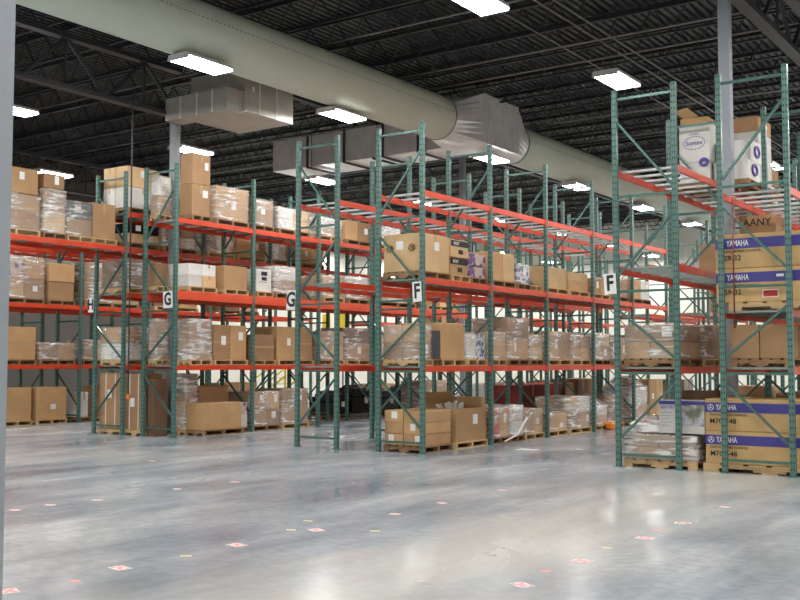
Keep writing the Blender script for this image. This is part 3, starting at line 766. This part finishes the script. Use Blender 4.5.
ob('sticker', (MB().box(-.285, -.075, -.515, -.512, .075, .165), MT['redb']), lowc)
ob('sticker', (MB().box(-.09, .02, -.514, -.509, .37, .41), MT['label']), lowc)['label'] = 'small white sticker on the blue band'
# carton with black lettering behind them, and a pale bag
c_ = carton(-5.1, -4.5, 17.3, 18.1, 2.601, 4.12, 'c1', 'dark carton with black lettering behind the topmost Yamaha crate', tape=False)
txt('AANY', .17, MT['ink'], c_, (-.24, -.402, 1.40), FACE_U)
pallet(-5.1, -4.45, 17.25, 18.12, 2.47, 'the dark lettered carton behind the shelf crates', True)

# white cartons with oval print on the top shelf
def oval(parent, x, y, z, face, rx=.16, rz=.1, text=None):
    m = MB(); n = 20
    def P_(t, k): return (x+rx*k*math.cos(t), y, z+rz*k*math.sin(t)) if face == 'u' else (x, y+rx*k*math.cos(t), z+rz*k*math.sin(t))
    if text:
        for k in range(n): m.bar(P_(2*math.pi*k/n, 1), P_(2*math.pi*(k+.6)/n, 1), .012)
        ob('oval_emblem', (m, MT['purple']), parent)
        txt(text, rz*.95, MT['purple'], parent, (x, y, z), FACE_U if face == 'u' else FACE_V, 'emblem_lettering', 'CENTER')
        txt('NATURAL', rz*.35, MT['purple'], parent, (x, y, z+rz*1.35), FACE_U if face == 'u' else FACE_V, 'emblem_lettering', 'CENTER')
    else:
        for j in range(n):
            m.bar(P_(2*math.pi*j/n, .8), P_(2*math.pi*(j+1)/n, .8), .05)
        ob('oval_emblem', (m, MT['purple']), parent)
ZT = 4.84
pallet(-6.56, -5.72, 18.4, 19.4, ZT, 'the white cartons on top of the right rack', True)
a_ = carton(-6.5, -5.93, 18.4, 19.0, ZT+.131, 5.34, 'wht', 'white carton with a round purple emblem, lower left on the right rack top', tape=False, group='white cartons on the right rack top')
oval(a_, .18, -.304, .36, 'u', .085, .075)
a_ = carton(-6.5, -5.93, 18.4, 19.0, 5.345, 6.06, 'wht', 'white carton with dashed purple oval lettering, upper left on the right rack top', tape=False, group='white cartons on the right rack top')
oval(a_, 0, -.304, .36, 'u', .2, .12, 'Suntex')
G_ = 'white cartons on the right rack top'
for z0, z1, u0_, lb in ((ZT+.131, 5.32, 18.5, 'lower'), (5.325, 5.72, 18.66, 'upper')):
    a_ = carton(-5.9, -5.27, u0_, u0_+.72, z0, z1, 'wht', 'white carton with blue oval on its side, %s one right of the building column' % lb, tape=False, group=G_)
    oval(a_, .317, 0, .2, 'v', .19, .11)
pallet(-5.70, -5.25, 18.46, 20.66, ZT, 'the oval emblem cartons right of the column', True)
carton(-5.9, -5.42, 19.7, 20.6, ZT+.131, 6.08, 'wht', 'tall plain white carton behind the oval emblem cartons', tape=False, group=G_)
carton(-5.9, -5.42, 19.72, 20.6, 6.085, 6.37, 'c1', 'brown carton on top of the tall plain white carton', lab='v')
o = ob('open_carton', (MB().box(-6.5, -6.0, 18.5, 18.95, 6.061, 6.2), MT['c0'])); tag(o, 'tan open carton lying on the white cartons left of the building column', 'box')
ob('flap', (MB().bar((-6.3, 18.52, 6.2), (-6.42, 18.3, 6.33), .34, .01), MT['c2']), o)
load('D', 3, 21.0, 22.4, 5.6, 1, 2, mats=['wht', 'c0'])
load('E', 3, 21.0, 22.2, 5.7, 1, 2, mats=['wht', 'c1'])

# tall display carton with picture on the low wrapped pallet
o = carton(-6.1, -5.42, 17.0, 17.6, .001, 1.2, 'c3', 'big dark brown carton standing on the floor behind the picture carton', lab=None)
o = ob('picture_carton', (MB().box(-.365, .365, -.25, .25, 0, .52), MT['wht']), loc=(-5.637, 16.12, .56)); tag(o, 'white carton with a blue top band and a printed picture on the low wrapped pallet', 'box')
bevel(o, .006)
ob('blue_band', (MB().box(-.366, .366, -.254, -.25, .455, .515), MT['blue']), o)
ob('printed_picture', (MB().box(.0, .36, -.254, -.25, .12, .454), photo_mat()), o)
txt('SENTRY', .065, MT['purple'], o, (-.34, -.252, .41), FACE_U); 
for i in range(5): txt('-----------'[:11-i % 3], .05, MT['dgrey'], o, (-.33, -.252, .33-.05*i), FACE_U, 'small_print')
film(-6.5, -6.02, 15.9, 16.6, .565, .68, 'crumpled cloudy plastic film heaped beside the picture carton', 'film2', .12)

# open gaylord carton in rack F floor
def open_box(v0, v1, u0, u1, z0, z1, mat, label, flaps=True):
    cx, cy = (v0+v1)/2, (u0+u1)/2; a, b_, h = (v1-v0)/2, (u1-u0)/2, z1-z0; t = .012
    o = ob('open_carton', None, loc=(cx, cy, z0)); tag(o, label, 'box')
    m = MB().box(-a, a, -b_, b_, 0, t).box(-a, -a+t, -b_, b_, t, h).box(a-t, a, -b_, b_, t, h).box(-a+t, a-t, -b_, -b_+t, t, h).box(-a+t, a-t, b_-t, b_, t, h)
    ob('box_body', (m, MT[mat]), o)
    if flaps:
        ob('flap', (MB().bar((-a+.01, 0, h-.005), (-a-.02, 0, h+.3), 2*b_-.02, .008), MT[mat]), o)
        ob('flap', (MB().box(-a+.02, a-.02, b_-.02, b_-.012, h, h+.2), MT[mat]), o)
    ob('shipping_label', (MB().box(a, a+.003, b_*.1, b_*.1+.18, h*.5, h*.8), MT['label']), o)
    return o
for x in [o for o in C.objects if o.get('label', '').startswith('brown carton, second load, floor, end bay, centre rack F')]:
    for ch in list(x.children): bpy.data.objects.remove(ch)
    bpy.data.objects.remove(x)
open_box(-11.3, -10.5, 16.98, 18.15, .1315, .78, 'c0', 'large open tan carton with raised flaps on the floor of rack F')
m = MB()
for i in range(16):
    a = R.random()*6.28; m.tube((-10.9+R.uniform(-.25, .25), 17.2+R.uniform(-.1, .5), .3), (-10.9+R.uniform(-.3, .3), 17.2+R.uniform(-.1, .6), .80+R.random()*.1), .03, 6)
o = ob('plastic_scrap', (m, MT['pallbag'])); tag(o, 'bundle of grey and white plastic scraps inside the open tan carton', 'packaging')

# black wrapped machines on pallets in rack H floor
for i, (u, hgt, vv) in enumerate(((23.6, .75, -19.35), (24.75, .95, -19.35), (26.1, .8, -19.35), (27.3, .85, -19.35))):
    pallet(vv-.45, vv+.42, u, u+1.05, 0, 'the %s black machine in rack H' % ORD[i], True)
    m = MB().box(-.4, .38, .03, 1.0, 0, hgt*.5); m.box(-.3, .3, .15, .85, hgt*.5, hgt*.8); m.tube((-.1, .2, hgt*.75), (-.1, .85, hgt*.75), .14, 12); m.box(-.36, .3, .1, .2, hgt*.5, hgt*.7)
    o = ob('wrapped_machine', (m, MT['blk']), loc=(vv, u, .131)); bevel(o, .03)
    tag(o, 'black wrapped machine on a pallet on the floor of rack H, %s from the left' % ORD[i], 'machine', 'black machines on the floor of rack H')
    ob('paper_tag', (MB().box(.385, .39, .6, .78, hgt*.3, hgt*.5), MT['label']), o)
# dark chair like machine between cartons on rack F first shelf
# tall strapped cartons at the ends of H and G
for i, (v0, v1, t) in enumerate(((-19.82, -19.0, 1.43), (-18.96, -18.22, 1.41))):
    o = carton(v0, v1, 16.0, 16.5, .131, t, 'c1', 'tall brown strapped carton on the floor between racks H and G, %s one' % ('left', 'right')[i], tape=False, lab='u')
    a = (v1-v0)/2; m = MB()
    for x in (-a*.45, a*.35): m.box(x-.012, x+.012, -.254, -.25, 0, t-.131); m.box(x-.012, x+.012, -.25, .25, t-.131, t-.128)
    ob('strap', (m, MT['strap']), o)['label'] = 'white strap'
pallet(-19.85, -18.98, 15.98, 16.52, 0, 'the left tall strapped carton', False); pallet(-18.97, -18.18, 15.98, 16.52, 0, 'the right tall strapped carton', False)
carton(-18.12, -17.9, 15.98, 16.38, .001, 1.3, 'c3', 'dark brown carton on the floor just behind the G post', tape=False)

# ends of some named cartons get printing
def find(prefix):
    for o in C.objects:
        if o.get('label', '').startswith(prefix): return o
def half(o):
    b = o.data; xs = [v.co.x for v in b.vertices]; ys = [v.co.y for v in b.vertices]; zs = [v.co.z for v in b.vertices]
    return max(xs), max(ys), max(zs)
for q in ('bottom', 'top'):
    o = next((x for x in C.objects if x.get('label', '').endswith('carton, %s of second load, second shelf, end bay, centre rack F' % q)), None)
    if o:
        a, b_, h = half(o)
        ob('black_band', (MB().box(a, a+.003, -b_, b_, h*.62, h*.95), MT['ink']), o)
        txt('ROST', h*.24, MT['label'], o, (a+.004, -b_*.7, h*.78), FACE_V); ob('black_square', (MB().box(a, a+.003, -.05, .12, h*.2, h*.45), MT['ink']), o)
o = next((x for x in C.objects if x.get('label', '').startswith('pale tan carton, first load, second shelf, end bay, centre rack F')), None)
if o:
    a, b_, h = half(o)
    for x in (-.28, .22):
        m = MB()
        for k in range(10):
            t = k*2*math.pi/10; m.bar((x+.07*math.cos(t), -b_-.004, h*.62+.06*math.sin(t)), (x+.07*math.cos(t+.5), -b_-.004, h*.62+.06*math.sin(t+.5)), .02)
        m.box(x-.02, x+.05, -b_-.006, -b_, h*.57, h*.67); ob('stamped_emblem', (m, MT['c3']), o)
o = next((x for x in C.objects if x.get('label', '').startswith('white carton, first load, second shelf, second bay, left rack G')), None)
if o:
    a, b_, h = half(o); m = MB()
    m.box(a, a+.003, -.1, .12, h*.72, h*.9).box(a, a+.003, -.08, .1, h*.5, h*.66).box(a, a+.003, -.18, .1, h*.42, h*.44); ob('printed_marks', (m, MT['ink']), o)

# ---- yellow steps far behind, near the far wall
o = ob('yellow_steps', None, loc=(-27.6, 30.0, 0)); tag(o, 'yellow steel steps with handrails far behind the left racks', 'stairs')
for i in range(5): ob('step', (MB().box(i*.36, i*.36+.34, -.5, .5, .2+i*.22-.03, .2+i*.22), MT['yellow']), o)
for y in (-.5, .5):
    ob('stringer', (MB().bar((0, y, .1), (1.8, y, 1.15), .06), MT['yellow']), o); ob('handrail', (MB().bar((0, y, .9), (1.8, y, 1.95), .05), MT['yellow']), o)
    for x in (.02, 1.78): ob('rail_post', (MB().bar((x, y, 0), (x, y, .95 if x < 1 else 1.95), .05), MT['yellow']), o)
for i, x in enumerate((-24.75, -23.95)):
    o = ob('yellow_board', (MB().box(x, x+.36, 30.4, 30.44, 2.85, 3.5), MT['yellow']))
    ob('sign_post', (MB().box(x+.16, x+.2, 30.4, 30.44, 0, 2.85), MT['girder']), o)
    tag(o, 'yellow board on a thin post beyond the left racks, %s one' % ('left', 'right')[i], 'sign', 'yellow boards in the cross aisle')

# ---- paper markers and scraps on the floor
MK = [(-2.0, 0)]
def fl(x, y):   # a spot on the floor, from the surveyed picture position
    f, pi, ya, H = 1025.8, math.radians(3.441), math.radians(34.829), 1.692
    a = (x-400)/f; b = (300-y)/f; Z = math.cos(pi)-b*math.sin(pi); Y = math.sin(pi)+b*math.cos(pi)
    t = -H/Y; du = a*math.sin(ya)+Z*math.cos(ya); dv = a*math.cos(ya)-Z*math.sin(ya)
    return dv*t, du*t
PMK = sorted([(120, 568), (237, 545), (316, 530), (97, 500), (15, 510), (9, 591), (395, 514), (50, 505), (152, 461), (235, 482), (177, 489),
       (522, 585), (582, 561), (645, 538), (683, 523), (725, 507), (502, 490), (442, 503)])
ORD += ['thirteenth', 'fourteenth', 'fifteenth', 'sixteenth', 'seventeenth', 'eighteenth']
for i, (x, y) in enumerate(PMK):
    v, u = fl(x, y); o = ob('floor_marker', None, loc=(v, u, .0005), rz=R.uniform(-.5, .5))
    tag(o, 'pink and white paper marker stuck on the floor, %s from the left' % ORD[i], 'sticker', 'paper markers stuck on the floor')
    s = .85 if y > 515 else .6
    ob('paper', (MB().box(-.10*s, .10*s, -.075*s, .075*s, 0, .001), MT['pale']), o)
    m = MB().bar((-.08*s, -.055*s, .0015), (.08*s, .055*s, .0015), .045*s, .001).bar((-.08*s, .055*s, .0017), (.08*s, -.055*s, .0017), .045*s, .001)
    ob('pink_cross', (m, MT['pink']), o)['label'] = 'pink cross print'
for i, (x, y, mt, nm) in enumerate([(75, 581, 'pink', 'pink dot sticker left of the lower marker'), (546, 571, 'pink', 'red pink dot sticker between two right front markers'), (657, 530, 'pink', 'pink dot sticker near the right markers'),
        (186, 556, 'ytape', 'yellow tape scrap in the left foreground'), (291, 530, 'ytape', 'yellow tape scrap left of the middle marker'), (308, 521, 'ytape', 'yellow tape scrap just beyond the middle marker'),
        (375, 531, 'ytape', 'yellow tape scrap right of the middle marker'), (607, 548, 'ytape', 'yellow tape scrap among the right markers')]):
    v, u = fl(x, y); m = MB()
    if mt == 'pink': m.tube((0, 0, 0), (0, 0, .001), .045, 14)
    else: m.box(-.05, .05, -.02, .02, 0, .001)
    o = ob('floor_scrap', (m, MT[mt]), loc=(v, u, .0005), rz=R.random()); tag(o, nm, 'sticker' if mt == 'pink' else 'tape')
v, u = fl(527, 450); o = ob('plastic_scrap', (MB().box(-.2, .2, -.12, .12, 0, .015), MT['pallbag']), loc=(v, u, 0)); bevel(o, .005); tag(o, 'flat white plastic scrap on the aisle floor in front of rack F', 'packaging')
o = ob('orange_bag', (MB().box(-.1, .1, -.12, .12, 0, .2), MT['orange']), loc=(-10.36, 24.05, 0)); bevel(o, .05); tag(o, 'small orange bag on the floor in front of rack F', 'bag')
m = MB().bar((-10.38, 18.7, .05), (-10.36, 19.2, .16), .05, .01).bar((-10.36, 19.2, .16), (-10.38, 19.7, .5), .05, .01)
o = ob('loose_strap', (m, MT['strap'])); tag(o, 'loose white plastic strap hanging over the red carton', 'strap')

# lettering becomes plain mesh
bpy.context.view_layer.update(); dg = bpy.context.evaluated_depsgraph_get()
for o in [o for o in C.objects if o.type == 'FONT']:
    me = bpy.data.meshes.new_from_object(o.evaluated_get(dg)); nm = o.name.split('.')[0]
    n_ = bpy.data.objects.new(nm, me); C.objects.link(n_); n_.parent = o.parent; n_.location = o.location; n_.rotation_euler = o.rotation_euler; n_.scale = o.scale
    bpy.data.objects.remove(o)

# ------------------------------------------------------------------ world, camera, view
w = bpy.data.worlds.new('World'); SC.world = w; w.use_nodes = True
w.node_tree.nodes['Background'].inputs[0].default_value = (.5, .55, .6, 1); w.node_tree.nodes['Background'].inputs[1].default_value = .05
cd = bpy.data.cameras.new('camera'); co = bpy.data.objects.new('camera', cd); C.objects.link(co)
cd.lens = 1025.8/800*36; cd.sensor_width = 36; cd.clip_end = 300
co.location = (0, 0, 1.692); co.rotation_euler = (math.radians(90+3.441), 0, math.radians(34.829))
SC.camera = co
SC.view_settings.view_transform = 'Standard'; SC.view_settings.look = 'None'; SC.view_settings.exposure = .03; SC.view_settings.gamma = 1
SC.view_settings.use_curve_mapping = False
